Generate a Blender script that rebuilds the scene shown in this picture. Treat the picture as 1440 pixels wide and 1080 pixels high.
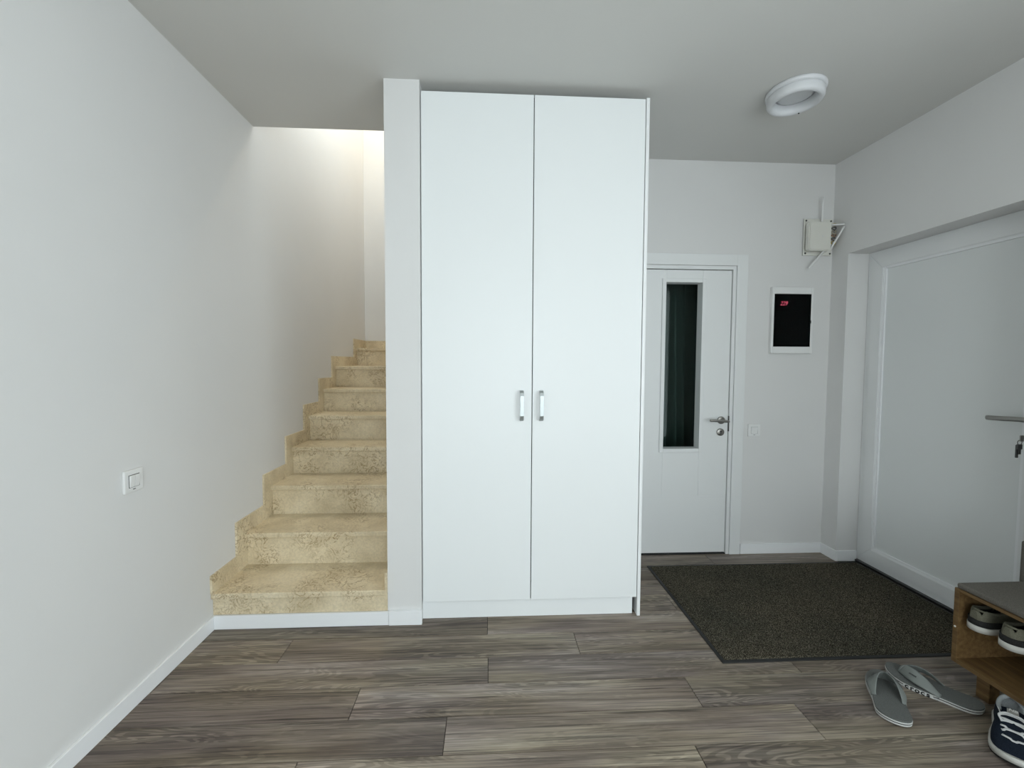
import bpy, bmesh, math, random
from mathutils import Vector, Matrix

for o in list(bpy.data.objects):
    bpy.data.objects.remove(o, do_unlink=True)
SC = bpy.context.scene
COL = SC.collection
random.seed(7)
PI = math.pi

# ------------------------------------------------------------------ camera
F_PX, CX, CY = 591.9, 716.1, 537.6
YAW, PITCH, ROLL, CAM_H = 0.0512, 0.0460, -0.0051, 1.3345
cam = bpy.data.cameras.new('camera')
cam_o = bpy.data.objects.new('camera', cam)
COL.objects.link(cam_o)
cam.sensor_fit = 'HORIZONTAL'
cam.sensor_width = 36.0
cam.lens = F_PX / 1440 * 36.0
cam.shift_x = (720 - CX) / 1440
cam.shift_y = (CY - 540) / 1440
cam.clip_start = 0.02
fwd = Vector((math.sin(YAW) * math.cos(PITCH), math.cos(YAW) * math.cos(PITCH), -math.sin(PITCH)))
rt = Vector((math.cos(YAW), -math.sin(YAW), 0))
dn = fwd.cross(rt)
r2 = rt * math.cos(ROLL) + dn * math.sin(ROLL)
d2 = -rt * math.sin(ROLL) + dn * math.cos(ROLL)
m3 = Matrix((r2, -d2, -fwd)).transposed()
cam_o.matrix_world = Matrix.Translation((0, 0, CAM_H)) @ m3.to_4x4()
SC.camera = cam_o

# ------------------------------------------------------------------ world, daylight, exposure
SC.view_settings.view_transform = 'Standard'
SC.view_settings.look = 'None'
SC.view_settings.gamma = 1.0
SC.view_settings.use_curve_mapping = False
SC.view_settings.exposure = 0.70
world = bpy.data.worlds.new('overcast_sky')
SC.world = world
world.use_nodes = True
bg = world.node_tree.nodes['Background']
bg.inputs['Color'].default_value = (0.86, 0.96, 1.0, 1)
bg.inputs['Strength'].default_value = 3.4

# room dimensions (metres), camera stands at x = y = 0
H = 2.70
XL = -1.366            # left wall face
XR = 2.373             # right wall face
YB = 2.826             # back wall face
YS = 2.119             # stair front / pillar front
YO = 2.587             # edge of the ceiling over the stairs
XP0, XP1 = -0.505, -0.335
YEND = 4.787           # end wall of the stairwell
YREAR = -2.7
TOPZ = 5.2
# windows behind the camera: (x0,x1,z0,z1) in the rear wall, (y0,y1,z0,z1) in the right wall
WIN_REAR = (-0.6, 1.6, 0.12, 2.38)
WIN_RIGHT = (-2.1, 0.35, 0.12, 2.42)
SKY = (-1.20, -0.65, 3.0, 3.9)       # skylight over the stairs: x0,x1,y0,y1
ADDED_OPENING = (2.60, 3.85, 3.60, 5.10)     # unseen opening added high in the stair wall to brighten the stairwell: y0,y1,z0,z1

def portal(name, loc, rot, sx, sy):
    l = bpy.data.lights.new(name, 'AREA')
    l.shape = 'RECTANGLE'; l.size = sx; l.size_y = sy
    l.cycles.is_portal = True
    o = bpy.data.objects.new(name, l); COL.objects.link(o)
    o.location = loc; o.rotation_euler = rot
    return o
portal('daylight_portal', ((WIN_REAR[0] + WIN_REAR[1]) / 2, YREAR - 0.1, (WIN_REAR[2] + WIN_REAR[3]) / 2), (PI / 2, 0, 0),
       WIN_REAR[1] - WIN_REAR[0], WIN_REAR[3] - WIN_REAR[2])
portal('daylight_portal', (XR + 0.15, (WIN_RIGHT[0] + WIN_RIGHT[1]) / 2, (WIN_RIGHT[2] + WIN_RIGHT[3]) / 2), (PI / 2, 0, PI / 2),
       WIN_RIGHT[1] - WIN_RIGHT[0], WIN_RIGHT[3] - WIN_RIGHT[2])
portal('daylight_portal', ((SKY[0] + SKY[1]) / 2, (SKY[2] + SKY[3]) / 2, TOPZ + 0.1), (0, 0, 0), SKY[1] - SKY[0], SKY[3] - SKY[2])

portal('daylight_portal', (XP1 - 0.05, (ADDED_OPENING[0] + ADDED_OPENING[1]) / 2, (ADDED_OPENING[2] + ADDED_OPENING[3]) / 2), (PI / 2, 0, PI / 2), ADDED_OPENING[1] - ADDED_OPENING[0], ADDED_OPENING[3] - ADDED_OPENING[2])

# ------------------------------------------------------------------ materials
def mat(name, col, rough=0.5, metal=0.0, spec=0.5, coat=0.0):
    m = bpy.data.materials.new(name); m.use_nodes = True
    b = m.node_tree.nodes['Principled BSDF']
    b.inputs['Base Color'].default_value = (*col, 1)
    b.inputs['Roughness'].default_value = rough
    b.inputs['Metallic'].default_value = metal
    b.inputs['Specular IOR Level'].default_value = spec
    b.inputs['Coat Weight'].default_value = coat
    return m
def nodes(m):
    nt = m.node_tree
    return nt, nt.nodes, nt.links, nt.nodes['Principled BSDF']
def noise(nt, vec, scale, detail=4, rough=0.5, dist=0.0, w=None):
    n = nt.nodes.new('ShaderNodeTexNoise')
    n.inputs['Scale'].default_value = scale
    n.inputs['Detail'].default_value = detail
    n.inputs['Roughness'].default_value = rough
    n.inputs['Distortion'].default_value = dist
    if w is not None:
        n.noise_dimensions = '4D'; nt.links.new(w, n.inputs['W'])
    nt.links.new(vec, n.inputs['Vector'])
    return n
def ramp(nt, fac, stops):
    r = nt.nodes.new('ShaderNodeValToRGB')
    e = r.color_ramp.elements
    while len(e) < len(stops): e.new(0.5)
    for i, (p, c) in enumerate(stops):
        e[i].position = p; e[i].color = (*c, 1) if len(c) == 3 else c
    nt.links.new(fac, r.inputs['Fac'])
    return r
def bump(nt, height, b, strength=0.2, dist=0.002):
    n = nt.nodes.new('ShaderNodeBump')
    n.inputs['Strength'].default_value = strength
    n.inputs['Distance'].default_value = dist
    nt.links.new(height, n.inputs['Height'])
    nt.links.new(n.outputs['Normal'], b.inputs['Normal'])
def mixc(nt, fac, a, b_, mode='MIX'):
    n = nt.nodes.new('ShaderNodeMix'); n.data_type = 'RGBA'; n.blend_type = mode
    for s, v in ((n.inputs[0], fac), (n.inputs[6], a), (n.inputs[7], b_)):
        if isinstance(v, (int, float)): s.default_value = v
        elif isinstance(v, tuple): s.default_value = (*v, 1)
        else: nt.links.new(v, s)
    return n.outputs[2]
def texco(nt, kind='Object'):
    return nt.nodes.new('ShaderNodeTexCoord').outputs[kind]
def pos(nt):
    return nt.nodes.new('ShaderNodeNewGeometry').outputs['Position']
def mapping(nt, vec, scale=(1, 1, 1), rot=(0, 0, 0)):
    n = nt.nodes.new('ShaderNodeMapping')
    n.inputs['Scale'].default_value = scale; n.inputs['Rotation'].default_value = rot
    nt.links.new(vec, n.inputs['Vector'])
    return n.outputs['Vector']

def paint(name, col, amt=0.03):
    m = mat(name, col, 0.75, spec=0.3)
    nt, N, L, b = nodes(m)
    p = pos(nt)
    n1 = noise(nt, p, 1.3, 3)
    c2 = tuple(c * (1 - amt) for c in col)
    r = ramp(nt, n1.outputs['Fac'], [(0.35, c2), (0.65, col)])
    L.new(r.outputs['Color'], b.inputs['Base Color'])
    n2 = noise(nt, p, 220, 3, 0.6)
    bump(nt, n2.outputs['Fac'], b, 0.08, 0.002)
    return m
M = {}
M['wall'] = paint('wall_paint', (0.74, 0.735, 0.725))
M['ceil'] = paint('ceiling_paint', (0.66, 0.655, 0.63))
M['white_lac'] = mat('white_laminate', (0.84, 0.86, 0.86), 0.38, spec=0.4)
M['white_edge'] = mat('white_edge', (0.86, 0.87, 0.87), 0.35)
M['white_skirt'] = mat('white_skirting', (0.86, 0.87, 0.88), 0.4)
M['door_white'] = mat('door_white', (0.78, 0.79, 0.785), 0.42)
M['pvc'] = mat('white_pvc', (0.80, 0.81, 0.81), 0.38)
M['pvc_panel'] = mat('pvc_panel', (0.77, 0.79, 0.785), 0.45)
M['plastic'] = mat('white_plastic', (0.80, 0.80, 0.79), 0.3)
M['plastic2'] = mat('cream_plastic', (0.74, 0.73, 0.67), 0.35)
M['lampwhite'] = mat('lamp_white', (0.70, 0.71, 0.73), 0.3)
M['lampgrey'] = mat('lamp_satin', (0.66, 0.68, 0.70), 0.35)
M['gap'] = mat('dark_gap', (0.02, 0.02, 0.02), 0.9)
M['black'] = mat('black_rubber', (0.012, 0.012, 0.012), 0.6)
M['steel'] = mat('brushed_steel', (0.33, 0.32, 0.30), 0.32, 1.0)
M['nickel'] = mat('satin_nickel', (0.42, 0.445, 0.445), 0.38, 1.0)
M['dark_steel'] = mat('dark_steel', (0.10, 0.10, 0.10), 0.35, 1.0)
M['sub'] = mat('subfloor', (0.015, 0.012, 0.01), 0.9)
M['groove'] = mat('door_groove', (0.45, 0.46, 0.45), 0.6)

def glass_mat(name, tint, ior=1.5):
    m = bpy.data.materials.new(name); m.use_nodes = True
    nt = m.node_tree; N = nt.nodes; L = nt.links
    N.clear()
    out = N.new('ShaderNodeOutputMaterial'); mx = N.new('ShaderNodeMixShader')
    tr = N.new('ShaderNodeBsdfTransparent'); gl = N.new('ShaderNodeBsdfGlossy')
    tr.inputs['Color'].default_value = (*tint, 1)
    gl.inputs['Roughness'].default_value = 0.02
    fr = N.new('ShaderNodeFresnel'); fr.inputs['IOR'].default_value = ior
    L.new(fr.outputs[0], mx.inputs[0]); L.new(tr.outputs[0], mx.inputs[1]); L.new(gl.outputs[0], mx.inputs[2])
    L.new(mx.outputs[0], out.inputs['Surface'])
    return m
M['pane'] = glass_mat('door_glass', (0.60, 0.68, 0.66), 1.22)
M['smoke'] = glass_mat('smoked_cover', (0.13, 0.20, 0.20), 1.22)

def wood_floor():
    m = mat('grey_oak_laminate', (0.2, 0.18, 0.15), 0.5, spec=0.35)
    nt, N, L, b = nodes(m)
    co = texco(nt, 'Object')
    oi = N.new('ShaderNodeObjectInfo')
    mul = N.new('ShaderNodeMath'); mul.operation = 'MULTIPLY'; mul.inputs[1].default_value = 37.0
    L.new(oi.outputs['Random'], mul.inputs[0]); w = mul.outputs[0]
    big = noise(nt, mapping(nt, co, (0.8, 7.5, 1)), 1.5, 4, 0.55, 1.0, w)          # flame figure
    fine = noise(nt, mapping(nt, co, (1.1, 70, 1)), 2.0, 6, 0.65, 0.4, w)           # grain lines
    wav = N.new('ShaderNodeTexNoise'); wav.noise_dimensions = '4D'
    wav.inputs['Scale'].default_value = 1.0; wav.inputs['Detail'].default_value = 3
    wav.inputs['Distortion'].default_value = 0.8
    L.new(mapping(nt, co, (0.9, 9, 1)), wav.inputs['Vector']); L.new(w, wav.inputs['W'])
    # ring lines out of the distorted field
    mm = N.new('ShaderNodeMath'); mm.operation = 'MULTIPLY'; mm.inputs[1].default_value = 190.0
    L.new(wav.outputs['Fac'], mm.inputs[0])
    sn = N.new('ShaderNodeMath'); sn.operation = 'SINE'; L.new(mm.outputs[0], sn.inputs[0])
    lines = ramp(nt, sn.outputs[0], [(0.0, (0.62,) * 3), (0.35, (0.98,) * 3), (0.8, (1.06,) * 3)])
    c = ramp(nt, big.outputs['Fac'], [(0.28, (0.115, 0.093, 0.077)), (0.45, (0.185, 0.157, 0.130)),
                                      (0.56, (0.260, 0.230, 0.190)), (0.72, (0.350, 0.320, 0.275))])
    g = ramp(nt, fine.outputs['Fac'], [(0.32, (0.28,) * 3), (0.47, (0.90,) * 3), (0.68, (1.38,) * 3)])
    c1 = mixc(nt, 1.0, c.outputs['Color'], g.outputs['Color'], 'MULTIPLY')
    lm = noise(nt, mapping(nt, co, (1.0, 4, 1)), 1.3, 2, 0.5, 0.3, w)
    lmr = ramp(nt, lm.outputs['Fac'], [(0.42, (0.15,) * 3), (0.62, (0.95,) * 3)])
    c2a = mixc(nt, lmr.outputs['Color'], c1, lines.outputs['Color'], 'MULTIPLY')
    cr = noise(nt, mapping(nt, co, (0.9, 34, 1)), 1.6, 3, 0.55, 0.7, w)
    crr = ramp(nt, cr.outputs['Fac'], [(0.30, (0.42, 0.40, 0.38)), (0.37, (0.98,) * 3), (0.62, (1.0,) * 3), (0.72, (1.22,) * 3)])
    c2a = mixc(nt, 1.0, c2a, crr.outputs['Color'], 'MULTIPLY')
    # knots: a few dark eyes per plank
    vo = N.new('ShaderNodeTexVoronoi'); vo.voronoi_dimensions = '4D'; vo.inputs['Scale'].default_value = 1.0
    L.new(mapping(nt, co, (2.6, 7.5, 1)), vo.inputs['Vector']); L.new(w, vo.inputs['W'])
    kr = ramp(nt, vo.outputs['Distance'], [(0.05, (0.38, 0.36, 0.34)), (0.10, (0.85, 0.84, 0.82)), (0.13, (0.66,) * 3), (0.20, (1, 1, 1))])
    c2 = mixc(nt, 0.9, c2a, kr.outputs['Color'], 'MULTIPLY')
    # cool / mauve patches
    pm = noise(nt, mapping(nt, co, (1.4, 6, 1)), 1.1, 2, 0.5, 0.5, w)
    pr = ramp(nt, pm.outputs['Fac'], [(0.42, (1.08, 1.02, 0.92)), (0.64, (1.0, 0.94, 0.98))])
    c3 = mixc(nt, 1.0, c2, pr.outputs['Color'], 'MULTIPLY')
    # plank to plank tone
    tone = N.new('ShaderNodeMapRange'); tone.inputs['To Min'].default_value = 0.84; tone.inputs['To Max'].default_value = 1.30
    L.new(oi.outputs['Random'], tone.inputs['Value'])
    c4 = mixc(nt, 1.0, c3, tone.outputs[0], 'MULTIPLY')
    L.new(c4, b.inputs['Base Color'])
    bump(nt, fine.outputs['Fac'], b, 0.12, 0.002)
    return m
M['plank'] = wood_floor()

def stone():
    m = mat('beige_limestone', (0.6, 0.5, 0.34), 0.34, spec=0.45)
    nt, N, L, b = nodes(m)
    p = pos(nt)
    cloud = noise(nt, p, 5.0, 4, 0.55, 0.4)
    base = ramp(nt, cloud.outputs['Fac'], [(0.3, (0.60, 0.495, 0.325)), (0.55, (0.74, 0.630, 0.440)), (0.75, (0.82, 0.720, 0.53))])
    v = noise(nt, p, 15.0, 7, 0.64, 1.4)
    sub = N.new('ShaderNodeMath'); sub.operation = 'SUBTRACT'; sub.inputs[1].default_value = 0.5
    ab = N.new('ShaderNodeMath'); ab.operation = 'ABSOLUTE'
    L.new(v.outputs['Fac'], sub.inputs[0]); L.new(sub.outputs[0], ab.inputs[0])
    line = ramp(nt, ab.outputs[0], [(0.0, (1, 1, 1)), (0.028, (0, 0, 0))])
    mask = noise(nt, p, 4.2, 2, 0.5, 0.3)
    mr = ramp(nt, mask.outputs['Fac'], [(0.44, (0, 0, 0)), (0.60, (1, 1, 1))])
    f = mixc(nt, 1.0, line.outputs['Color'], mr.outputs['Color'], 'MULTIPLY')
    c = mixc(nt, f, base.outputs['Color'], (0.30, 0.20, 0.085))
    speck = noise(nt, p, 90, 3, 0.6)
    sr = ramp(nt, speck.outputs['Fac'], [(0.35, (0.86,) * 3), (0.6, (1.03,) * 3)])
    c2 = mixc(nt, 0.8, c, sr.outputs['Color'], 'MULTIPLY')
    L.new(c2, b.inputs['Base Color'])
    return m
M['stone'] = stone()
M['stone_plain'] = mat('beige_stone_edge', (0.62, 0.51, 0.33), 0.45)

def pile_mat():
    m = mat('mat_pile', (0.05, 0.045, 0.03), 0.95, spec=0.1)
    nt, N, L, b = nodes(m)
    p = pos(nt)
    a = noise(nt, p, 260, 2, 0.7)
    r = ramp(nt, a.outputs['Fac'], [(0.36, (0.008, 0.008, 0.005)), (0.5, (0.048, 0.044, 0.032)), (0.66, (0.19, 0.175, 0.14))])
    g = noise(nt, p, 2.6, 2)
    r2_ = ramp(nt, g.outputs['Fac'], [(0.35, (0.85, 0.86, 0.84)), (0.65, (1.1, 1.05, 1.0))])
    L.new(mixc(nt, 1.0, r.outputs['Color'], r2_.outputs['Color'], 'MULTIPLY'), b.inputs['Base Color'])
    return m
M['pile'] = pile_mat()

def fabric(name, c0, c1, scale=420, rough=0.95):
    m = mat(name, c1, rough, spec=0.15)
    nt, N, L, b = nodes(m)
    n = noise(nt, texco(nt, 'Object'), scale, 3, 0.7)
    r = ramp(nt, n.outputs['Fac'], [(0.35, c0), (0.65, c1)])
    L.new(r.outputs['Color'], b.inputs['Base Color'])
    bump(nt, n.outputs['Fac'], b, 0.35, 0.002)
    return m
M['bench_fab'] = fabric('grey_upholstery', (0.09, 0.082, 0.070), (0.175, 0.162, 0.142))
M['curtain'] = fabric('dark_curtain', (0.22, 0.26, 0.245), (0.38, 0.43, 0.41), 200)
M['navy'] = fabric('navy_mesh', (0.005, 0.008, 0.014), (0.018, 0.025, 0.040), 500)
M['navy_suede'] = fabric('navy_suede', (0.006, 0.008, 0.014), (0.014, 0.018, 0.03), 300)
M['lining'] = fabric('grey_lining', (0.30, 0.32, 0.33), (0.42, 0.44, 0.45), 500)
M['lace'] = fabric('white_lace', (0.6, 0.6, 0.6), (0.75, 0.75, 0.74), 900)
M['sole_w'] = mat('white_sole', (0.56, 0.55, 0.51), 0.6)
M['olive'] = fabric('olive_canvas', (0.11, 0.105, 0.075), (0.19, 0.185, 0.14), 500)
M['charcoal'] = fabric('charcoal_canvas', (0.015, 0.015, 0.015), (0.04, 0.04, 0.038), 500)
M['ff_top'] = fabric('grey_foam', (0.105, 0.11, 0.105), (0.155, 0.16, 0.152), 350, 0.8)
M['ff_side'] = mat('grey_foam_side', (0.20, 0.20, 0.195), 0.7)
M['ff_strap'] = mat('grey_green_strap', (0.19, 0.205, 0.193), 0.6)
M['ff_white'] = mat('white_foam', (0.60, 0.60, 0.58), 0.6)
M['tag'] = mat('tag_grey', (0.33, 0.32, 0.29), 0.6)
M['tagw'] = mat('tag_white', (0.7, 0.69, 0.66), 0.6)

def oak():
    m = mat('oak_board', (0.4, 0.27, 0.13), 0.5)
    nt, N, L, b = nodes(m)
    co = texco(nt, 'Object')
    n = noise(nt, mapping(nt, co, (40, 3, 40)), 1.5, 5, 0.6, 0.6)
    r = ramp(nt, n.outputs['Fac'], [(0.3, (0.095, 0.050, 0.018)), (0.55, (0.165, 0.098, 0.038)), (0.75, (0.225, 0.142, 0.062))])
    L.new(r.outputs['Color'], b.inputs['Base Color'])
    return m
M['oak'] = oak()
def emis(name, col, s):
    m = mat(name, (0, 0, 0), 0.5)
    b = m.node_tree.nodes['Principled BSDF']
    b.inputs['Emission Color'].default_value = (*col, 1); b.inputs['Emission Strength'].default_value = s
    return m
M['led'] = emis('red_led', (1.0, 0.06, 0.10), 30.0)

# ------------------------------------------------------------------ mesh helpers
class MB:
    def __init__(s): s.bm = bmesh.new()
    def box(s, x0, x1, y0, y1, z0, z1, bev=0.0, seg=2, mi=0):
        b2 = bmesh.new()
        bmesh.ops.create_cube(b2, size=1.0)
        for v in b2.verts:
            v.co = Vector(((x0 + x1) / 2 + v.co.x * (x1 - x0), (y0 + y1) / 2 + v.co.y * (y1 - y0), (z0 + z1) / 2 + v.co.z * (z1 - z0)))
        if bev > 0:
            bmesh.ops.bevel(b2, geom=list(b2.edges), offset=bev, segments=seg, affect='EDGES', profile=0.5)
        s.join(b2, mi); return s
    def join(s, b2, mi=0, mtx=None):
        mp = {}
        for v in b2.verts: mp[v] = s.bm.verts.new(mtx @ v.co if mtx else v.co)
        for f in b2.faces:
            try:
                nf = s.bm.faces.new([mp[v] for v in f.verts]); nf.material_index = mi; nf.smooth = f.smooth
            except ValueError: pass
        b2.free()
    def poly(s, pts, axis, a0, a1, bev=0.0, mi=0):
        """extrude a 2-D polygon along axis; pts are the other two coords in xyz order"""
        b2 = bmesh.new()
        def mk(p, a):
            if axis == 'x': return (a, p[0], p[1])
            if axis == 'y': return (p[0], a, p[1])
            return (p[0], p[1], a)
        A = [b2.verts.new(mk(p, a0)) for p in pts]; B = [b2.verts.new(mk(p, a1)) for p in pts]
        n = len(pts)
        b2.faces.new(A); b2.faces.new(B[::-1])
        for i in range(n): b2.faces.new((A[i], B[i], B[(i + 1) % n], A[(i + 1) % n]))
        bmesh.ops.recalc_face_normals(b2, faces=b2.faces)
        if bev > 0:
            es = [e for e in b2.edges if (e.verts[0] in A) == (e.verts[1] in A)]
            bmesh.ops.bevel(b2, geom=es, offset=bev, segments=2, affect='EDGES')
        s.join(b2, mi); return s
    def tube(s, pts, r, n=10, mi=0, flat=None, up=Vector((0, 0, 1))):
        pts = [Vector(p) for p in pts]; rings = []
        for i, p in enumerate(pts):
            t = (pts[min(i + 1, len(pts) - 1)] - pts[max(i - 1, 0)]).normalized()
            u = up - t * up.dot(t)
            if u.length < 1e-4: u = Vector((1, 0, 0)) - t * t.x
            u.normalize(); v = t.cross(u)
            rr = r[i] if isinstance(r, (list, tuple)) else r
            fl = flat if flat else 1.0
            rings.append([s.bm.verts.new(p + v * (rr * math.cos(2 * PI * k / n)) + u * (rr * fl * math.sin(2 * PI * k / n))) for k in range(n)])
        for a, b in zip(rings, rings[1:]):
            for k in range(n):
                f = s.bm.faces.new((a[k], a[(k + 1) % n], b[(k + 1) % n], b[k])); f.smooth = True; f.material_index = mi
        for ring, rev in ((rings[0], True), (rings[-1], False)):
            f = s.bm.faces.new(ring[::-1] if rev else ring); f.material_index = mi
        return s
    def lathe(s, prof, c, axis='z', n=40, mi=0):
        """prof: list of (radius, height)"""
        c = Vector(c); rings = []
        for (r, h) in prof:
            ring = []
            for k in range(n):
                a = 2 * PI * k / n
                x, y = r * math.cos(a), r * math.sin(a)
                d = {'z': (x, y, h), 'y': (x, h, y), 'x': (h, x, y)}[axis]
                ring.append(s.bm.verts.new(c + Vector(d)))
            rings.append(ring)
        for a, b in zip(rings, rings[1:]):
            for k in range(n):
                f = s.bm.faces.new((a[k], a[(k + 1) % n], b[(k + 1) % n], b[k])); f.smooth = True; f.material_index = mi
        if prof[0][0] > 1e-5: s.bm.faces.new(rings[0])
        if prof[-1][0] > 1e-5: s.bm.faces.new(rings[-1])
        return s
    def grid(s, rows, mi=0, smooth=True, closed=False):
        V = [[s.bm.verts.new(p) for p in r] for r in rows]
        for a, b in zip(V, V[1:]):
            m = len(a)
            for k in range(m if closed else m - 1):
                f = s.bm.faces.new((a[k], a[(k + 1) % m], b[(k + 1) % m], b[k])); f.smooth = smooth; f.material_index = mi
        return V
    def build(s, name, mats, parent=None, fix=True):
        if fix: bmesh.ops.recalc_face_normals(s.bm, faces=s.bm.faces)
        me = bpy.data.meshes.new(name)
        s.bm.to_mesh(me); s.bm.free()
        for m in (mats if isinstance(mats, (list, tuple)) else [mats]): me.materials.append(m)
        return link(name, me, parent)
def link(name, me, parent=None):
    o = bpy.data.objects.new(name, me); COL.objects.link(o)
    if parent: o.parent = parent
    return o
def tag(o, label, cat=None, group=None, kind=None):
    if label: o['label'] = label
    if cat: o['category'] = cat
    if group: o['group'] = group
    if kind: o['kind'] = kind
    return o
def empty(name, loc=(0, 0, 0), rz=0.0):
    o = bpy.data.objects.new(name, None); COL.objects.link(o)
    o.location = loc; o.rotation_euler = (0, 0, rz); o.empty_display_size = 0.1
    return o
def bx(name, m, parent, *a, bev=0.0):
    return MB().box(*a, bev=bev).build(name, m, parent)
def smooth_curve(pts, k=6):
    """Catmull-Rom through pts"""
    P = [Vector(p) for p in pts]; out = []
    for i in range(len(P) - 1):
        p0 = P[max(i - 1, 0)]; p1 = P[i]; p2 = P[i + 1]; p3 = P[min(i + 2, len(P) - 1)]
        for j in range(k):
            t = j / k
            out.append(0.5 * ((2 * p1) + (p2 - p0) * t + (2 * p0 - 5 * p1 + 4 * p2 - p3) * t * t + (3 * p1 - p0 - 3 * p2 + p3) * t ** 3))
    out.append(P[-1]); return out
def text_mesh(body, size, ext, bold=0.0, shear=0.0):
    cu = bpy.data.curves.new('lettering', 'FONT'); cu.body = body; cu.size = size; cu.extrude = ext; cu.offset = bold
    cu.align_x = 'CENTER'; cu.align_y = 'CENTER'; cu.shear = shear; cu.resolution_u = 3
    o = bpy.data.objects.new('lettering', cu); COL.objects.link(o)
    dg = bpy.context.evaluated_depsgraph_get()
    me = bpy.data.meshes.new_from_object(o.evaluated_get(dg))
    bpy.data.objects.remove(o, do_unlink=True); bpy.data.curves.remove(cu)
    return me

# ------------------------------------------------------------------ room shell
# floor and its planks
PW, PL, PY0 = 0.1585, 1.358, 1.381
floor = tag(bx('floor', M['sub'], None, XL - 0.1, 2.65, YREAR, YB + 0.9, -0.05, -0.0085), 'grey-brown oak laminate plank floor of the hallway', 'floor', None, 'structure')
JOINT = {-1: 0.728, 0: -0.150, 1: 0.841, 2: 0.005, 3: 0.428, 4: 0.002, 5: 1.031, 6: 0.62, 7: 0.20, 8: 1.52, 9: 0.9}
def plank_mesh(L, W):
    mb = MB()
    hx, hy, b, z0 = L / 2 - 0.0011, W / 2 - 0.0011, 0.0018, -0.0085
    lo = [(-hx, -hy, z0), (hx, -hy, z0), (hx, hy, z0), (-hx, hy, z0)]
    md = [(x, y, -0.0011) for x, y, _ in lo]
    hx2, hy2 = hx - b, hy - b
    top = [(-hx2, -hy2, 0), (hx2, -hy2, 0), (hx2, hy2, 0), (-hx2, hy2, 0)]
    V = mb.grid([lo, md, top], smooth=False, closed=True)
    mb.bm.faces.new(V[2])
    bmesh.ops.recalc_face_normals(mb.bm, faces=mb.bm.faces)
    me = bpy.data.meshes.new('plank'); mb.bm.to_mesh(me); mb.bm.free(); me.materials.append(M['plank'])
    return me
PM = {}
for k in range(-26, 10):
    y0 = PY0 + k * PW; y1 = y0 + PW
    y0c, y1c = max(y0, YREAR), min(y1, YB + 0.08)
    if y1c - y0c < 0.01: continue
    xa = XL if y0 < YS else XP1
    xb = 2.50 if 1.72 < (y0 + y1) / 2 < 2.69 else XR
    j = JOINT.get(k, random.uniform(-1.3, 0.0))
    while j > xa: j -= PL
    x = j
    while x < xb:
        a, b = max(x, xa), min(x + PL, xb)
        if b - a > 0.01:
            key = (round(b - a, 4), round(y1c - y0c, 4))
            if key not in PM: PM[key] = plank_mesh(*key)
            p = link('plank', PM[key], floor)
            p.location = ((a + b) / 2, (y0c + y1c) / 2, 0)
        x += PL

wl = MB().box(XL - 0.15, XL, YREAR - 0.2, YEND + 0.15, -0.05, TOPZ).build('wall_left', M['wall'])
tag(wl, 'long white painted wall on the left running up the stairs', 'wall', None, 'structure')
wb = MB()
DX0, DX1, DZ = 0.965, 1.695, 2.0          # interior door opening
wb.box(XP1, DX0, YB, YB + 0.12, -0.05, H).box(DX1, XR + 0.3, YB, YB + 0.12, -0.05, H).box(DX0, DX1, YB, YB + 0.12, DZ, H)
tag(wb.build('wall_back', M['wall']), 'pale grey wall behind wardrobe holding the inner door', 'wall', None, 'structure')
# right wall with the entrance recess and a balcony window nearer than the camera
EY0, EY1, EZ = 1.715, 2.695, 2.068
w0, w1, wz0, wz1 = WIN_RIGHT
wr = MB()
X2 = XR + 0.3
wr.box(XR, X2, YREAR - 0.2, w0, -0.05, H).box(XR, X2, w1, EY0, -0.05, H).box(XR, X2, EY1, YB + 0.12, -0.05, H)
wr.box(XR, X2, EY0, EY1, EZ, H).box(XR, X2, w0, w1, wz1, H).box(XR, X2, w0, w1, -0.05, wz0)
tag(wr.build('wall_right', M['wall']), 'pale grey wall on the right with recessed entrance door', 'wall', None, 'structure')
a0, a1, az0, az1 = WIN_REAR
wq = MB()
wq.box(XL - 0.15, a0, YREAR - 0.2, YREAR, -0.05, H).box(a1, X2, YREAR - 0.2, YREAR, -0.05, H)
wq.box(a0, a1, YREAR - 0.2, YREAR, -0.05, az0).box(a0, a1, YREAR - 0.2, YREAR, az1, H)
tag(wq.build('wall_rear', M['wall']), 'white wall behind the viewer with a wide window', 'wall', None, 'structure')
# stair wall: its end is the white pillar beside the wardrobe
u0, u1, uz0, uz1 = ADDED_OPENING
ws = MB().box(XP0, XP1, YS, YEND, -0.05, uz0).box(XP0, XP1, YS, u0, uz0, TOPZ).box(XP0, XP1, u1, YEND, uz0, TOPZ).box(XP0, XP1, u0, u1, uz1, TOPZ)
tag(ws.build('wall_stair', M['wall']), 'narrow white wall end like a pillar between stairs and wardrobe', 'wall', None, 'structure')
we = MB().box(XL - 0.15, XP1, YEND, YEND + 0.15, -0.05, TOPZ)
tag(we.build('wall_stairwell', M['wall']), 'cream lit end wall at the top of the stone stairs', 'wall', None, 'structure')
wu = MB().box(XL - 0.15, XP1, YO - 0.12, YO, H + 0.2, TOPZ)
tag(wu.build('wall_upper', M['wall']), 'white upper stairwell wall above the hallway ceiling', 'wall', None, 'structure')
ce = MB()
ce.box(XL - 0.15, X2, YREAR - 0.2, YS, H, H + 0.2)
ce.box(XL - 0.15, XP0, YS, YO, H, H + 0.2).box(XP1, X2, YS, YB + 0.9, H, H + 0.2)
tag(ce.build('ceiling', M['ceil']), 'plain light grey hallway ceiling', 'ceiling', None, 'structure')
s0, s1, s2, s3 = SKY
cu = MB()
cu.box(XL - 0.15, s0, YO - 0.12, YEND + 0.15, TOPZ, TOPZ + 0.15).box(s1, XP1, YO - 0.12, YEND + 0.15, TOPZ, TOPZ + 0.15)
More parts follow.
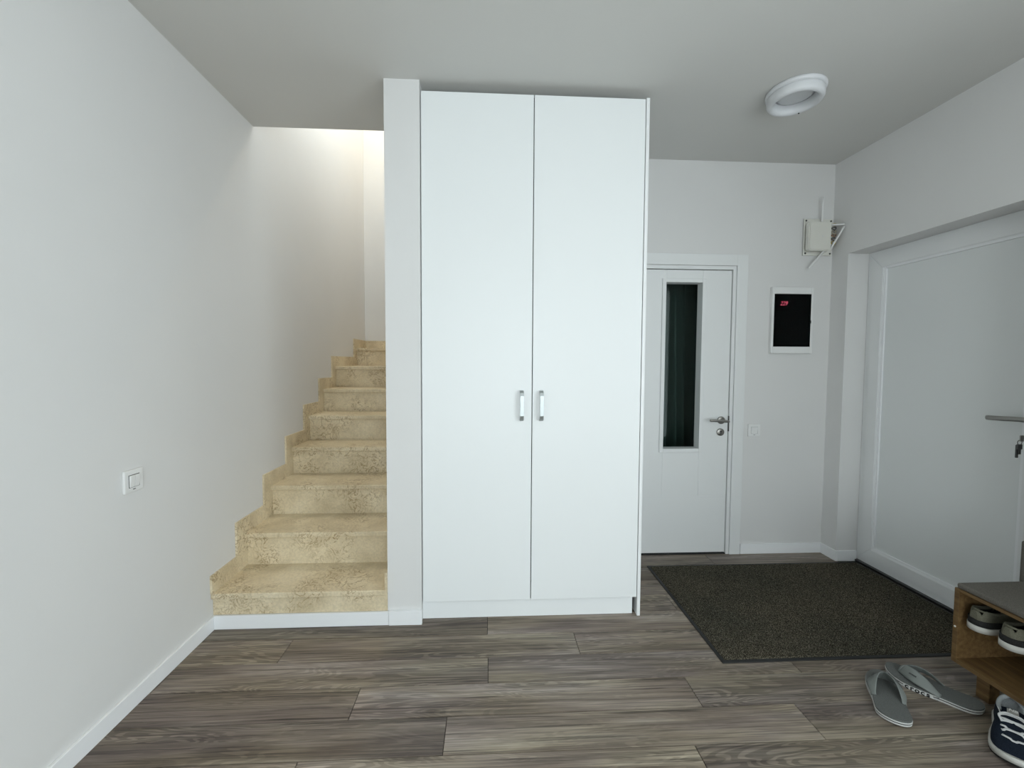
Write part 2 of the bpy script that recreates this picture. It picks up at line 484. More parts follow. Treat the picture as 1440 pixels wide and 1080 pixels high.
cu.box(s0, s1, YO - 0.12, s2, TOPZ, TOPZ + 0.15).box(s0, s1, s3, YEND + 0.15, TOPZ, TOPZ + 0.15)
tag(cu.build('ceiling_stairwell', M['wall']), 'white ceiling over the stairwell with a skylight opening', 'ceiling', None, 'structure')
# window frames behind the viewer
def win_frame(name, label, axis, c, a, b, z0, z1):
    r = tag(empty(name, (c, (a + b) / 2, z0) if axis == 'x' else ((a + b) / 2, c, z0)), label, 'window', None, 'structure')
    def piece(n, p, q, u, v):
        o = MB()
        if axis == 'x': o.box(c - 0.03, c + 0.03, p, q, u, v)
        else: o.box(p, q, c - 0.03, c + 0.03, u, v)
        ob = o.build(n, M['pvc'], r); ob.matrix_parent_inverse = Matrix.Translation(r.location).inverted()
    t = 0.06
    piece('frame_stile', a, a + t, z0, z1); piece('frame_stile', b - t, b, z0, z1)
    piece('frame_rail', a + t, b - t, z0, z0 + t); piece('frame_rail', a + t, b - t, z1 - t, z1)
    piece('mullion', (a + b) / 2 - t / 2, (a + b) / 2 + t / 2, z0 + t, z1 - t)
win_frame('window_1', 'white framed balcony window in the right wall behind the viewer', 'x', XR + 0.2, w0, w1, wz0, wz1)
win_frame('window_2', 'wide white framed window in the rear wall behind the viewer', 'y', YREAR - 0.15, a0, a1, az0, az1)

# baseboards
BH, BT = 0.070, 0.012
def base(name, label, *boxes):
    mb = MB()
    for b in boxes: mb.box(*b, bev=0.0015, seg=1)
    return tag(mb.build(name, M['white_skirt']), label, 'baseboard', None, 'structure')
base('baseboard_left', 'white baseboard along the foot of the left wall', (XL, XL + BT, YREAR, YS - BT, 0, BH))
base('baseboard_stair', 'white baseboard across the foot of the first stone step', (XL, XP0 + 0.006, YS - BT, YS, 0, BH))
base('baseboard_pillar', 'short white baseboard wrapping the pillar end beside the wardrobe', (XP0 + 0.007, XP1 + 0.004, YS - BT - 0.004, YS, 0, BH + 0.004))
base('baseboard_back', 'white baseboard under the fuse box on the back wall', (1.776, XR, YB - BT, YB, 0, BH))
base('baseboard_right', 'white baseboard turning the corner into the entrance recess',
     (XR - BT, XR, EY1 - BT, YB - BT, 0, BH), (XR, 2.512, EY1 - BT, EY1, 0, BH))
base('baseboard_bench', 'white baseboard on the right wall behind the shoe bench', (XR - BT, XR, w1 + 0.02, EY0, 0, BH))

# ------------------------------------------------------------------ staircase
RI = 0.1852
def nose_y(n):
    if n == 1: return YS - 0.018
    if n <= 7: return 2.392 + (n - 2) * 0.2874
    return 4.440
stairs = tag(empty('staircase', (XL, YS, 0)), 'beige veined limestone staircase with white walls, climbing away on the left', 'stairs')
def spart(name, mb, m=None):
    o = mb.build(name, m or M['stone'], stairs); o.matrix_parent_inverse = Matrix.Translation(stairs.location).inverted(); return o
for n in range(1, 9):
    ny = nose_y(n)
    back = nose_y(n + 1) + 0.025 if n < 8 else YEND
    z = n * RI
    xr = XP0 - (0.001)
    spart('tread', MB().box(XL + 0.001, xr, ny, back, z - 0.028, z, bev=0.004))
    zb = (n - 1) * RI if n > 1 else BH
    spart('riser', MB().box(XL + 0.001, xr, ny + 0.018, ny + 0.038, zb, z - 0.028))
    # stepped wall skirting
    for side in (0, 1):
        xa_, xb_ = (XL, XL + 0.011) if side == 0 else (XP0 - 0.011, XP0)
        sy = ny - 0.078 if n > 1 else YS - 0.018
        ey = (nose_y(n + 1) - 0.078) if n < 8 else YEND
        zt = z + 0.090
        if n == 1:
            pts = [(sy, z), (ey, z), (ey, zt), (sy, zt)]
        else:
            zl = z - RI
            pts = [(sy, zl), (ny + 0.018, zl), (ny + 0.018, z - 0.028), (ny, z - 0.028), (ny, z), (ey, z), (ey, zt), (sy, zt)]
        o = spart('skirting', MB().poly(pts, 'x', xa_, xb_))
spart('skirting', MB().box(XL + 0.011, XP0 - 0.011, YEND - 0.011, YEND, 8 * RI, 8 * RI + 0.09))
spart('core', MB().poly([(nose_y(1) + 0.04, BH)] + sum([[(nose_y(n) + 0.04, n * RI - 0.03), (nose_y(n + 1) + 0.04, n * RI - 0.03)] for n in range(1, 8)], []) +
                        [(nose_y(8) + 0.04, 8 * RI - 0.03), (YEND, 8 * RI - 0.03), (YEND, BH)], 'x', XL + 0.005, XP0 - 0.005), M['wall'])

# lamp on the upper landing that warms the stairwell
ul = tag(empty('landing_lamp', (-0.70, 4.20, TOPZ)), 'warm round ceiling lamp lighting the upper stairwell', 'lamp')
o = MB().lathe([(0.0, -0.06), (0.10, -0.05), (0.13, -0.02), (0.13, 0.0), (0.0, 0.0)], (0, 0, 0)).build('shade', emis('warm_shade', (1.0, 0.78, 0.48), 2.0), ul)
pl = bpy.data.lights.new('landing_lamp_light', 'AREA'); pl.shape = 'DISK'; pl.size = 0.26; pl.energy = 13; pl.color = (1.0, 0.82, 0.55)
po = bpy.data.objects.new('landing_lamp_light', pl); COL.objects.link(po); po.parent = ul; po.location = (0, 0, -0.07)

# ------------------------------------------------------------------ wardrobe
YW = 2.1376
W0, WM, W1, W2 = -0.3335, 0.2270, 0.7925, 0.8092
ZT, ZB = 2.6607, 0.0991
ward = tag(empty('wardrobe', (0.24, YW, 0)), 'tall white two-door wardrobe with grey pull handles', 'wardrobe')
inv = Matrix.Translation(ward.location).inverted()
def wpart(name, o, parent=None):
    if parent is None: o.parent = ward; o.matrix_parent_inverse = inv
    else: o.parent = parent; o.matrix_parent_inverse = (Matrix.Translation(ward.location) @ inv @ Matrix.Identity(4)).inverted()
    return o
body = wpart('body', MB().box(W0 + 0.001, W1 - 0.0005, YW + 0.022, YB - 0.002, ZB - 0.012, ZT - 0.001).build('body', M['gap']))
wpart('top', bx('top_panel', M['white_lac'], None, W0 + 0.001, W1 - 0.0005, YW + 0.024, YB - 0.002, ZT, ZT + 0.002))
for nm, x0, x1 in (('door', W0 + 0.003, WM - 0.0021), ('door', WM + 0.0021, W1 - 0.0025)):
    dob = wpart('door', MB().box(x0, x1, YW, YW + 0.018, ZB, ZT, bev=0.0012, seg=1).build('door', M['white_lac']))
    # flat bow handle
    hx = 0.1735 if x0 < 0 else 0.2745
    za, zb_ = 1.038, 1.196
    out_ = [(YW + 0.001, za), (YW - 0.016, za + 0.003), (YW - 0.026, za + 0.012), (YW - 0.030, za + 0.028), (YW - 0.030, zb_ - 0.028), (YW - 0.026, zb_ - 0.012), (YW - 0.016, zb_ - 0.003), (YW + 0.001, zb_)]
    inn_ = [(YW + 0.001, zb_ - 0.011), (YW - 0.014, zb_ - 0.013), (YW - 0.020, zb_ - 0.019), (YW - 0.023, zb_ - 0.031), (YW - 0.023, za + 0.031), (YW - 0.020, za + 0.019), (YW - 0.014, za + 0.013), (YW + 0.001, za + 0.011)]
    h = MB().poly(out_ + inn_, 'x', hx - 0.0092, hx + 0.0092, bev=0.0012).build('handle', M['nickel'])
    h.parent = dob; h.matrix_parent_inverse = Matrix.Identity(4)
    h['label'] = 'grey metal pull handle'
wpart('p', MB().box(W0 + 0.001, W1 - 0.018, YW + 0.020, YW + 0.036, 0.0, ZB - 0.004).build('plinth', M['white_lac']))
wpart('p', MB().box(W1, W2, YW - 0.004, YB - 0.001, 0.0, ZT + 0.004, bev=0.001, seg=1).build('side_panel', M['white_edge']))
wpart('p', MB().box(W0 - 0.001, W0 + 0.0009, YW + 0.02, YB - 0.002, 0.0, ZT).build('side_panel', M['white_edge']))

# ------------------------------------------------------------------ interior door
d1 = tag(empty('door_1', (1.33, YB, 0)), 'white inner door with a tall narrow dark glass pane', 'door', None, 'structure')
inv1 = Matrix.Translation(d1.location).inverted()
def p1(o): o.parent = d1; o.matrix_parent_inverse = inv1; return o
LY = YB + 0.004
LX0, LX1, LZ0, LZ1 = 0.993, 1.668, 0.012, 1.972
GX0, GX1, GZ0, GZ1 = 1.209, 1.461, 0.748, 1.887
# leaf with the pane cut out, panels separated by fine v-grooves
leaf = MB()
gz = [0.412, 0.797, 1.192, 1.588]
g = 0.0012
cols = [(LX0, 1.211), (1.211, 1.463), (1.463, LX1)]
zs = [LZ0] + gz + [LZ1]
for a, b in zip(zs, zs[1:]):
    za, zb_ = a + (g if a > LZ0 else 0), b - (g if b < LZ1 else 0)
    if b <= gz[0] + 0.01:
        leaf.box(LX0, LX1, LY, LY + 0.038, za, zb_)
    else:
        leaf.box(LX0, 1.205 - g, LY, LY + 0.038, za, zb_)
        leaf.box(1.466 + g, LX1, LY, LY + 0.038, za, zb_)
leaf.box(1.211 - g, 1.463 + g, LY, LY + 0.038, gz[0] + g, GZ0 - 0.004).box(1.211 + g, 1.463 - g, LY, LY + 0.038, GZ1 + 0.004, LZ1)
leaf.box(LX0 + 0.001, GX0 - 0.004, LY + 0.0022, LY + 0.036, LZ0 + 0.001, LZ1 - 0.001).box(GX1 + 0.004, LX1 - 0.001, LY + 0.0022, LY + 0.036, LZ0 + 0.001, LZ1 - 0.001)
leaf.box(GX0 - 0.004, GX1 + 0.004, LY + 0.0022, LY + 0.036, LZ0 + 0.001, GZ0 - 0.004).box(GX0 - 0.004, GX1 + 0.004, LY + 0.0022, LY + 0.036, GZ1 + 0.004, LZ1 - 0.001)
p1(leaf.build('leaf', M['door_white']))
gf = MB()
fo = 0.0265
for a in ((GX0 - fo, GX0, GZ0 - fo, GZ1 + fo), (GX1, GX1 + fo, GZ0 - fo, GZ1 + fo), (GX0, GX1, GZ0 - fo, GZ0), (GX0, GX1, GZ1, GZ1 + fo)):
    gf.box(a[0], a[1], LY - 0.010, LY + 0.068, a[2], a[3], bev=0.003)
o = p1(gf.build('glass_frame', M['door_white'])); o['label'] = 'raised pale grey frame around the pane'
o = p1(bx('pane', M['pane'], None, GX0, GX1, LY + 0.062, LY + 0.067, GZ0, GZ1)); o['label'] = 'tall narrow dark glass pane'
# frame and casing
cs = MB()
cs.box(1.696, 1.772, YB - 0.014, YB + 0.002, 0, 2.079, bev=0.002).box(0.893, 0.969, YB - 0.014, YB + 0.002, 0, 2.079, bev=0.002)
p1(cs.build('casing', M['door_white']))
p1(bx('casing', M['door_white'], None, 0.969, 1.696, YB - 0.014, YB + 0.002, 2.003, 2.079, bev=0.002))
jb = MB().box(1.672, 1.694, YB - 0.006, YB + 0.12, 0, 1.999).box(0.966, 0.989, YB - 0.006, YB + 0.12, 0, 1.999).box(0.989, 1.672, YB - 0.006, YB + 0.12, 1.977, 1.999)
p1(jb.build('frame', M['door_white']))
p1(bx('threshold', M['gap'], None, 0.99, 1.672, YB - 0.004, YB + 0.1, 0.0, 0.006))
hd = MB()
hx, hz = 1.632, 0.945
hd.lathe([(0.0, 0), (0.026, 0), (0.026, -0.008), (0.022, -0.010), (0.0, -0.010)], (hx - 0.014, LY, hz), 'y', 24)
hd.tube([(hx - 0.014, LY - 0.008, hz), (hx - 0.014, LY - 0.05, hz)], 0.009, 12)
hd.tube(smooth_curve([(hx + 0.016, LY - 0.05, hz - 0.004), (hx - 0.012, LY - 0.052, hz - 0.001), (hx - 0.06, LY - 0.052, hz + 0.002), (hx - 0.116, LY - 0.050, hz + 0.005)], 4), 0.0085, 12)
p1(hd.build('handle', M['steel']))['label'] = 'brushed steel lever handle'
lk = MB().lathe([(0.0, 0), (0.026, 0), (0.026, -0.007), (0.022, -0.009), (0.0, -0.009)], (hx - 0.017, LY, hz - 0.083), 'y', 24)
lo = p1(lk.build('lock_rosette', M['steel']))
kh = MB().lathe([(0, 0), (0.0055, 0), (0.0055, -0.001), (0, -0.001)], (hx - 0.017, LY - 0.0092, hz - 0.079), 'y', 12).box(hx - 0.0195, hx - 0.0145, LY - 0.0102, LY - 0.009, hz - 0.095, hz - 0.08)
p1(kh.build('keyhole', M['black']))
p1(bx('strike_plate', M['dark_steel'], None, 1.6690, 1.6725, LY - 0.011, LY + 0.01, 0.868, 0.975))

# store room behind the pane
sr = MB()
sr.box(0.80, 0.84, YB + 0.12, 3.72, -0.05, H).box(2.10, 2.14, YB + 0.12, 3.72, -0.05, H).box(0.80, 2.14, 3.68, 3.72, -0.05, H)
tag(sr.build('wall_storeroom', M['wall']), 'walls of the dark room behind the glazed inner door', 'wall', None, 'structure')
cur = MB(); rows = []
for zi in range(0, 15):
    z = 0.02 + 2.4 * zi / 14; row = []
    for i in range(161):
        u = i / 160
        x = 0.88 + 1.02 * u + 0.05 * (1 - z / 2.4) * math.sin(3 * u)
        sp = 1 - 0.35 * (z / 2.4)
        y = 3.24 + 0.060 * math.sin(u * 78 + 1.2 * math.sin(u * 13)) * sp + 0.02 * math.sin(u * 41 + z)
        row.append((x, y, z))
    rows.append(row)
cur.grid(rows)
tag(cur.build('curtain', M['curtain'], None, False), 'dark green-black hanging curtain seen through the narrow door pane', 'curtain')
sb = tag(empty('storage_box', (1.66, 3.10, 0)), 'small grey box on a stand low behind the door pane', 'box')
MB().box(-0.09, 0.09, -0.05, 0.05, 0.68, 0.75, bev=0.004).build('carton', mat('grey_card', (0.35, 0.34, 0.33), 0.8), sb)
MB().box(-0.10, 0.10, -0.06, 0.06, 0.0, 0.68, bev=0.004).build('stand', M['gap'], sb)

# ------------------------------------------------------------------ entrance door
d2_ = tag(empty('door_2', (2.52, 2.2, 0)), 'wide white entrance door with one large flat panel', 'door', None, 'structure')
inv2 = Matrix.Translation(d2_.location).inverted()
def p2(o): o.parent = d2_; o.matrix_parent_inverse = inv2; return o
XD = 2.511
def rect_frame(x0, x1, y0, y1, z0, z1, t, bev=0.004):
    """picture frame with mitred corners in the plane x = const"""
    mb = MB()
    O = [(y0, z0), (y1, z0), (y1, z1), (y0, z1)]; I = [(y0 + t, z0 + t), (y1 - t, z0 + t), (y1 - t, z1 - t), (y0 + t, z1 - t)]
    for k in range(4):
        j = (k + 1) % 4
        mb.poly([O[k], O[j], I[j], I[k]], 'x', x0, x1, bev=bev)
    return mb
p2(rect_frame(XD + 0.006, XD + 0.10, EY0, EY1, 0.012, EZ, 0.052).build('frame', M['pvc']))
p2(rect_frame(XD - 0.004, XD + 0.07, EY0 + 0.040, EY1 - 0.040, 0.05, EZ - 0.036, 0.076).build('sash', M['pvc']))
p2(rect_frame(XD + 0.004, XD + 0.03, EY0 + 0.1155, EY1 - 0.1155, 0.1255, EZ - 0.1115, 0.014, 0.0).build('glazing_bead', M['white_skirt']))
p2(bx('panel', M['pvc_panel'], None, XD + 0.014, XD + 0.04, EY0 + 0.125, EY1 - 0.125, 0.135, EZ - 0.12))
p2(bx('threshold', M['dark_steel'], None, XD - 0.012, XD + 0.10, EY0, EY1, 0.0, 0.014, bev=0.002))
p2(bx('handle_plate', M['steel'], None, XD - 0.012, XD - 0.004, 1.777, 1.806, 0.955, 1.175, bev=0.003))
hb = MB()
hb.tube([(XD - 0.008, 1.792, 1.085), (XD - 0.055, 1.792, 1.085)], 0.010, 12)
hb.tube(smooth_curve([(XD - 0.055, 1.780, 1.085), (XD - 0.056, 1.82, 1.085), (XD - 0.055, 1.88, 1.081), (XD - 0.050, 1.945, 1.078)], 4), 0.0115, 12, flat=0.7, up=Vector((1, 0, 0)))
p2(hb.build('lever', M['steel']))['label'] = 'brushed steel lever of entrance door'
p2(MB().lathe([(0, 0), (0.009, 0), (0.009, -0.022), (0, -0.022)], (XD - 0.011, 1.792, 1.0), 'x', 16).build('lock_cylinder', M['dark_steel']))
ky = tag(empty('key_bunch', (XD - 0.04, 1.800, 1.0)), 'small bunch of dark keys hanging from the entrance door lock', 'keys')
MB().tube([(0.013, -0.008, 0.0), (-0.012, -0.004, 0.0)], 0.0035, 8).box(-0.030, -0.012, -0.006, -0.001, -0.014, 0.014, bev=0.002).build('key', M['steel'], ky)
rg = MB(); rg.tube([(-0.022 + 0.011 * math.cos(t * PI / 8), 0.002 , -0.020 + 0.011 * math.sin(t * PI / 8)) for t in range(17)], 0.0014, 6, up=Vector((0, 1, 0)))
rg.build('key_ring', M['dark_steel'], ky)
MB().box(-0.027, -0.015, 0.000, 0.004, -0.075, -0.030, bev=0.0015).box(-0.034, -0.010, -0.001, 0.006, -0.052, -0.028, bev=0.002).build('key', M['dark_steel'], ky)
MB().box(-0.033, -0.022, 0.004, 0.010, -0.092, -0.032, bev=0.0015).build('key', M['dark_steel'], ky)

# ------------------------------------------------------------------ switches
def switch(name, label, loc, rz, rockers):
    r = tag(empty(name, loc, rz), label, 'switch')       # local: face looks along -Y
    MB().box(-0.043, 0.043, -0.010, 0.0, -0.043, 0.043, bev=0.003).build('plate', M['plastic'], r)
    w = 0.045
    MB().box(-w / 2 - 0.002, w / 2 + 0.002, -0.0106, -0.009, -w / 2 - 0.002, w / 2 + 0.002).build('recess', M['gap' if rockers > 1 else 'groove'], r)
    for k in range(rockers):
        a = -w / 2 + k * w / rockers; b = a + w / rockers - 0.002
        mb = MB().poly([(-0.009, -w / 2), (-0.0135, -w / 2), (-0.0175, w / 2), (-0.009, w / 2)], 'x', a, b, bev=0.001)
        mb.build('rocker', M['plastic'], r)
    MB().box(-0.006, 0.006, -0.0106, -0.009, -0.0335, -0.0310).build('slot', M['gap'], r)
    return r
switch('light_switch', 'white double rocker light switch on the left wall', (XL, 1.670, 0.876), -PI / 2 + PI, 2)
switch('light_switch', 'white single rocker light switch beside the inner door casing', (1.852, YB, 0.8755), 0, 1)

# ------------------------------------------------------------------ fuse box
fb = tag(empty('fuse_box', (2.0865, YB, 1.636)), 'white framed fuse box with dark cover and red digital readout', 'fuse box')
fx, fz, ix, iz = 0.1475, 0.2265, 0.1310, 0.1800
fm = MB()
for a in ((-fx, -ix, -fz, fz), (ix, fx, -fz, fz), (-ix, ix, iz, fz), (-ix, ix, -fz, -iz)):
    fm.box(a[0], a[1], -0.026, 0.0, a[2], a[3], bev=0.003)
fm.build('frame', M['plastic'], fb)
MB().box(-ix, ix, -0.0035, -0.001, -iz, iz).build('back_plate', mat('dark_backplate', (0.03, 0.035, 0.035), 0.6), fb)
MB().box(-ix + 0.001, ix - 0.001, -0.024, -0.021, -iz + 0.001, iz - 0.001).build('cover', M['smoke'], fb)['label'] = 'smoked dark cover'
MB().box(ix - 0.006, ix - 0.001, -0.030, -0.024, -0.02, 0.0).build('latch', M['gap'], fb)
brk = mat('grey_breaker', (0.16, 0.17, 0.17), 0.5)
for row, cnt in ((0.10, 9), (-0.02, 10), (-0.125, 10)):
    for k in range(cnt):
        x = -0.108 + k * 0.0195
        if row > 0.05 and k < 3: continue
        MB().box(x, x + 0.0175, -0.014, -0.0035, row - 0.035, row + 0.035, bev=0.001).build('breaker', brk, fb)
MB().box(-0.108, -0.050, -0.0145, -0.0035, 0.065, 0.135, bev=0.001).build('voltmeter', M['gap'], fb)
dg = text_mesh('229', 0.040, 0.0004, -0.0004, 0.25)
dg.materials.append(M['led'])
o = link('digits', dg, fb); o.location = (-0.058, -0.0155, 0.115); o.rotation_euler = (PI / 2, 0, 0); o.scale = (0.85, 1, 1)
o['label'] = 'red glowing digits'

# ------------------------------------------------------------------ router on its junction plate
jp = tag(empty('junction_plate', (2.255, YB, 2.204)), 'square white cover plate with corner screws behind the router', 'cover plate')
MB().box(-0.102, 0.102, -0.014, -0.008, -0.124, 0.124, bev=0.003).build('plate', M['plastic2'], jp)
MB().box(-0.085, 0.085, -0.009, 0.0, -0.105, 0.105).build('back_box', M['gap'], jp)
for sx in (-1, 1):
    for sz in (-1, 1):
        MB().lathe([(0, 0), (0.006, 0), (0.006, -0.003), (0, -0.003)], (sx * 0.088, -0.0135, sz * 0.110), 'y', 12).build('screw', M['dark_steel'], jp)
rt_ = tag(empty('wifi_router', (2.232, YB - 0.035, 2.198)), 'cream rounded wireless router with four white antennas near the corner', 'router')
rb = MB().poly([(-0.078 + 0.022 * (1 - math.cos(a)) if False else p[0], p[1]) for p, a in [(q, 0) for q in
      [(sx * (0.078 - 0.02) + 0.02 * math.cos(t), sz * (0.096 - 0.02) + 0.02 * math.sin(t))
       for sx, sz, t0 in ((1, 1, 0), (-1, 1, PI / 2), (-1, -1, PI), (1, -1, 3 * PI / 2)) for t in [t0 + PI / 2 * k / 6 for k in range(7)]]]], 'y', -0.030, 0.008, bev=0.006)
rb.build('body', M['plastic2'], rt_)
MB().box(0.014, 0.017, -0.0308, -0.0295, -0.008, 0.006).build('indicator', M['lampgrey'], rt_)
def ant(p, q):
    v = Vector(q) - Vector(p)
    MB().tube([Vector(p) + v * t for t in (0, 0.25, 0.5, 0.75, 1)], [0.0068, 0.0065, 0.006, 0.0056, 0.005], 10).build('antenna', M['plastic'], rt_)
ant((0.030, 0.0, 0.085), (0.024, -0.012, 0.262))
ant((0.045, -0.012, -0.090), (-0.064, -0.015, -0.215))
ant((0.085, -0.010, -0.085), (0.130, -0.07, 0.055))
ant((0.070, -0.005, 0.082), (0.134, -0.07, 0.066))
wbn = tag(empty('wire_bundle', (2.335, YB - 0.02, 2.2)), 'small tangle of coloured wires between router and right wall', 'wires')
for k, c in enumerate(((0.55, 0.42, 0.08), (0.10, 0.08, 0.06), (0.30, 0.16, 0.08), (0.45, 0.40, 0.30), (0.05, 0.05, 0.05), (0.5, 0.36, 0.06))):
    z = -0.055 + 0.024 * k
    MB().tube(smooth_curve([(-0.04, 0.0, z - 0.01), (-0.02, -0.025, z + 0.012), (0.006, -0.03, z + 0.004 * (k % 3)), (0.022, -0.022, z + 0.022), (0.020, 0.0, z + 0.03), (-0.01, 0.004, z + 0.018)], 5), 0.003, 7).build('wire', mat('wire_colour', c, 0.5), wbn)

# ------------------------------------------------------------------ ceiling lamp
cl = tag(empty('ceiling_lamp', (1.530, 2.090, H)), 'round white ring-shaped ceiling lamp, unlit', 'lamp')
MB().lathe([(0.0, 0.0), (0.126, 0.0), (0.131, -0.004), (0.131, -0.014), (0.124, -0.022), (0.0, -0.022)], (0, 0, 0), n=64).build('base', M['lampwhite'], cl)
MB().lathe([(0.122, -0.020), (0.124, -0.030), (0.123, -0.052), (0.117, -0.062), (0.108, -0.066), (0.099, -0.064), (0.093, -0.054), (0.089, -0.040), (0.087, -0.024), (0.087, -0.020)], (0, 0, 0), n=64).build('ring_shade', M['lampwhite'], cl)
MB().lathe([(0.0, -0.030), (0.066, -0.030), (0.0865, -0.0225)], (0, 0, 0), n=48).build('centre_disc', M['lampgrey'], cl)
MB().lathe([(0, -0.0045), (0.0035, -0.0035), (0.0035, 0), (0, 0)], (0.075, 0.073, -0.065), n=12).build('sensor', M['gap'], cl)

# ------------------------------------------------------------------ doormat
MX0, MX1, MY0, MY1 = 1.050, 2.488, 1.765, 2.664
dm = tag(empty('doormat', ((MX0 + MX1) / 2, (MY0 + MY1) / 2, 0)), 'large dark brown ribbed doormat with black rubber edge', 'doormat')
hw, hd_ = (MX1 - MX0) / 2, (MY1 - MY0) / 2
MB().box(-hw, hw, -hd_, hd_, 0.0, 0.0045, bev=0.0015).build('rubber_border', M['black'], dm)
nx, ny_ = 330, 206
e = 0.017
rows = []
rng = random.Random(3)
for j in range(ny_ + 1):
    y = -hd_ + e + (2 * hd_ - 2 * e) * j / ny_
    rows.append([(-hw + e + (2 * hw - 2 * e) * i / nx + rng.uniform(-.001, .001), y + rng.uniform(-.001, .001),
                  0.0046 if (i in (0, nx) or j in (0, ny_)) else 0.007 + rng.uniform(0, 0.0045)) for i in range(nx + 1)])
pm_ = MB(); pm_.grid(rows, smooth=False)
tag(pm_.build('pile', M['pile'], dm, False), None, None, None, 'stuff')

# ------------------------------------------------------------------ shoe bench
BX0, BX1, BY0, BY1 = 1.945, 2.345, 0.72, 1.615
sb_ = tag(empty('shoe_bench', (BX0, BY1, 0)), 'low oak shoe bench with grey upholstered seat and backrest', 'bench')
invb = Matrix.Translation(sb_.location).inverted()
def pb(o): o.parent = sb_; o.matrix_parent_inverse = invb; return o
T = 0.018
pb(bx('side_panel', M['oak'], None, BX0, BX1, BY1 - T, BY1, 0.10, 0.412, bev=0.001))
pb(bx('side_panel', M['oak'], None, BX0, BX1, BY0, BY0 + T, 0.10, 0.412, bev=0.001))
pb(bx('bottom_board', M['oak'], None, BX0, BX1, BY0 + T, BY1 - T, 0.10, 0.10 + T, bev=0.001))
pb(bx('top_board', M['oak'], None, BX0, BX1, BY0 + T, BY1 - T, 0.400, 0.412, bev=0.001))
pb(bx('shelf', M['oak'], None, BX0 + 0.075, BX1 - 0.02, BY0 + T, BY1 - T, 0.256, 0.270, bev=0.001))
pb(bx('back_panel', M['oak'], None, BX1 - 0.012, BX1 - 0.004, BY0 + T, BY1 - T, 0.10 + T, 0.40))
for lx in (BX0 + 0.030, BX1 - 0.075):
    for ly in (BY1 - 0.115, BY0 + 0.07):
        pb(bx('leg', M['oak'], None, lx, lx + 0.045, ly, ly + 0.045, 0.0, 0.10, bev=0.002))
pb(MB().box(BX0 + 0.003, BX1 - 0.075, BY0 + 0.003, BY1 - 0.003, 0.412, 0.434, bev=0.008, seg=3).build('seat_cushion', M['bench_fab']))['label'] = 'grey fabric seat pad'
pb(MB().box(BX1 - 0.093, BX1, BY0 + 0.003, BY1 + 0.02, 0.412, 0.598, bev=0.010, seg=3).build('backrest', M['bench_fab']))['label'] = 'grey fabric backrest'
pb(MB().lathe([(0, 0), (0.004, 0), (0.004, -0.0015), (0, -0.0015)], (BX0, BY1 - 0.009, 0.250), 'x', 12).build('dowel_cap', M['plastic2']))

# ------------------------------------------------------------------ footwear
def foot_half(u, L, W, heel=0.78, hr=0.16):
    """half width of a foot outline at u in 0 (heel) .. 1 (toe)"""
    e0 = math.sqrt(max(0, 1 - (1 - min(u / hr, 1)) ** 2))
    e1 = math.sqrt(max(0, 1 - max(0, (u - 0.74) / 0.26) ** 2))
    mid = heel + (1 - heel) * (0.5 - 0.5 * math.cos(PI * min(1, max(0, (u - 0.2) / 0.5)))) - 0.07 * math.exp(-((u - 0.42) / 0.14) ** 2)
    return W / 2 * e0 * e1 * mid
def outline(L, W, heel=0.78, grow=0.0, bend=0.0, n=26):
    us = [0.5 - 0.5 * math.cos(PI * i / n) for i in range(n + 1)]
    A = []
    for u in us: A.append((-L / 2 + L * u, foot_half(u, L, W, heel) + bend * math.sin(PI * u)))
    B = [(-L / 2 + L * u, -foot_half(u, L, W, heel) + bend * math.sin(PI * u)) for u in us[-2:0:-1]]
    pts = [Vector(p) for p in A + B]
    if grow:
        c = Vector((0, 0)); out = []
        m = len(pts)
        for i, p in enumerate(pts):
            t = (pts[(i + 1) % m] - pts[i - 1]).normalized()
            nrm = Vector((-t.y, t.x)); out.append(p + nrm * grow * 1.0)
        pts = out
    return [(p.x, p.y) for p in pts]
def sole(name, pts, z0, z1, m, parent, lift=lambda x: 0.0, flare=0.0):
    mb = MB()
    lo = [mb.bm.verts.new((x * (1 - flare), y * (1 - flare), z0 + lift(x))) for x, y in pts]
    hi = [mb.bm.verts.new((x, y, z1 + lift(x))) for x, y in pts]
    n = len(pts)
    for i in range(n):
        f = mb.bm.faces.new((lo[i], lo[(i + 1) % n], hi[(i + 1) % n], hi[i])); f.smooth = True
    # top and bottom as strips across the foot
    h = n // 2
    for ring in (lo, hi):
        for i in range(h):
            a, b, c, d = ring[i], ring[i + 1], ring[(n - i - 1) % n], ring[(n - i) % n]
            vs = []
            for v in (a, b, c, d):
                if v not in vs: vs.append(v)
            if len(vs) >= 3: mb.bm.faces.new(vs)
    return mb.build(name, m, parent)

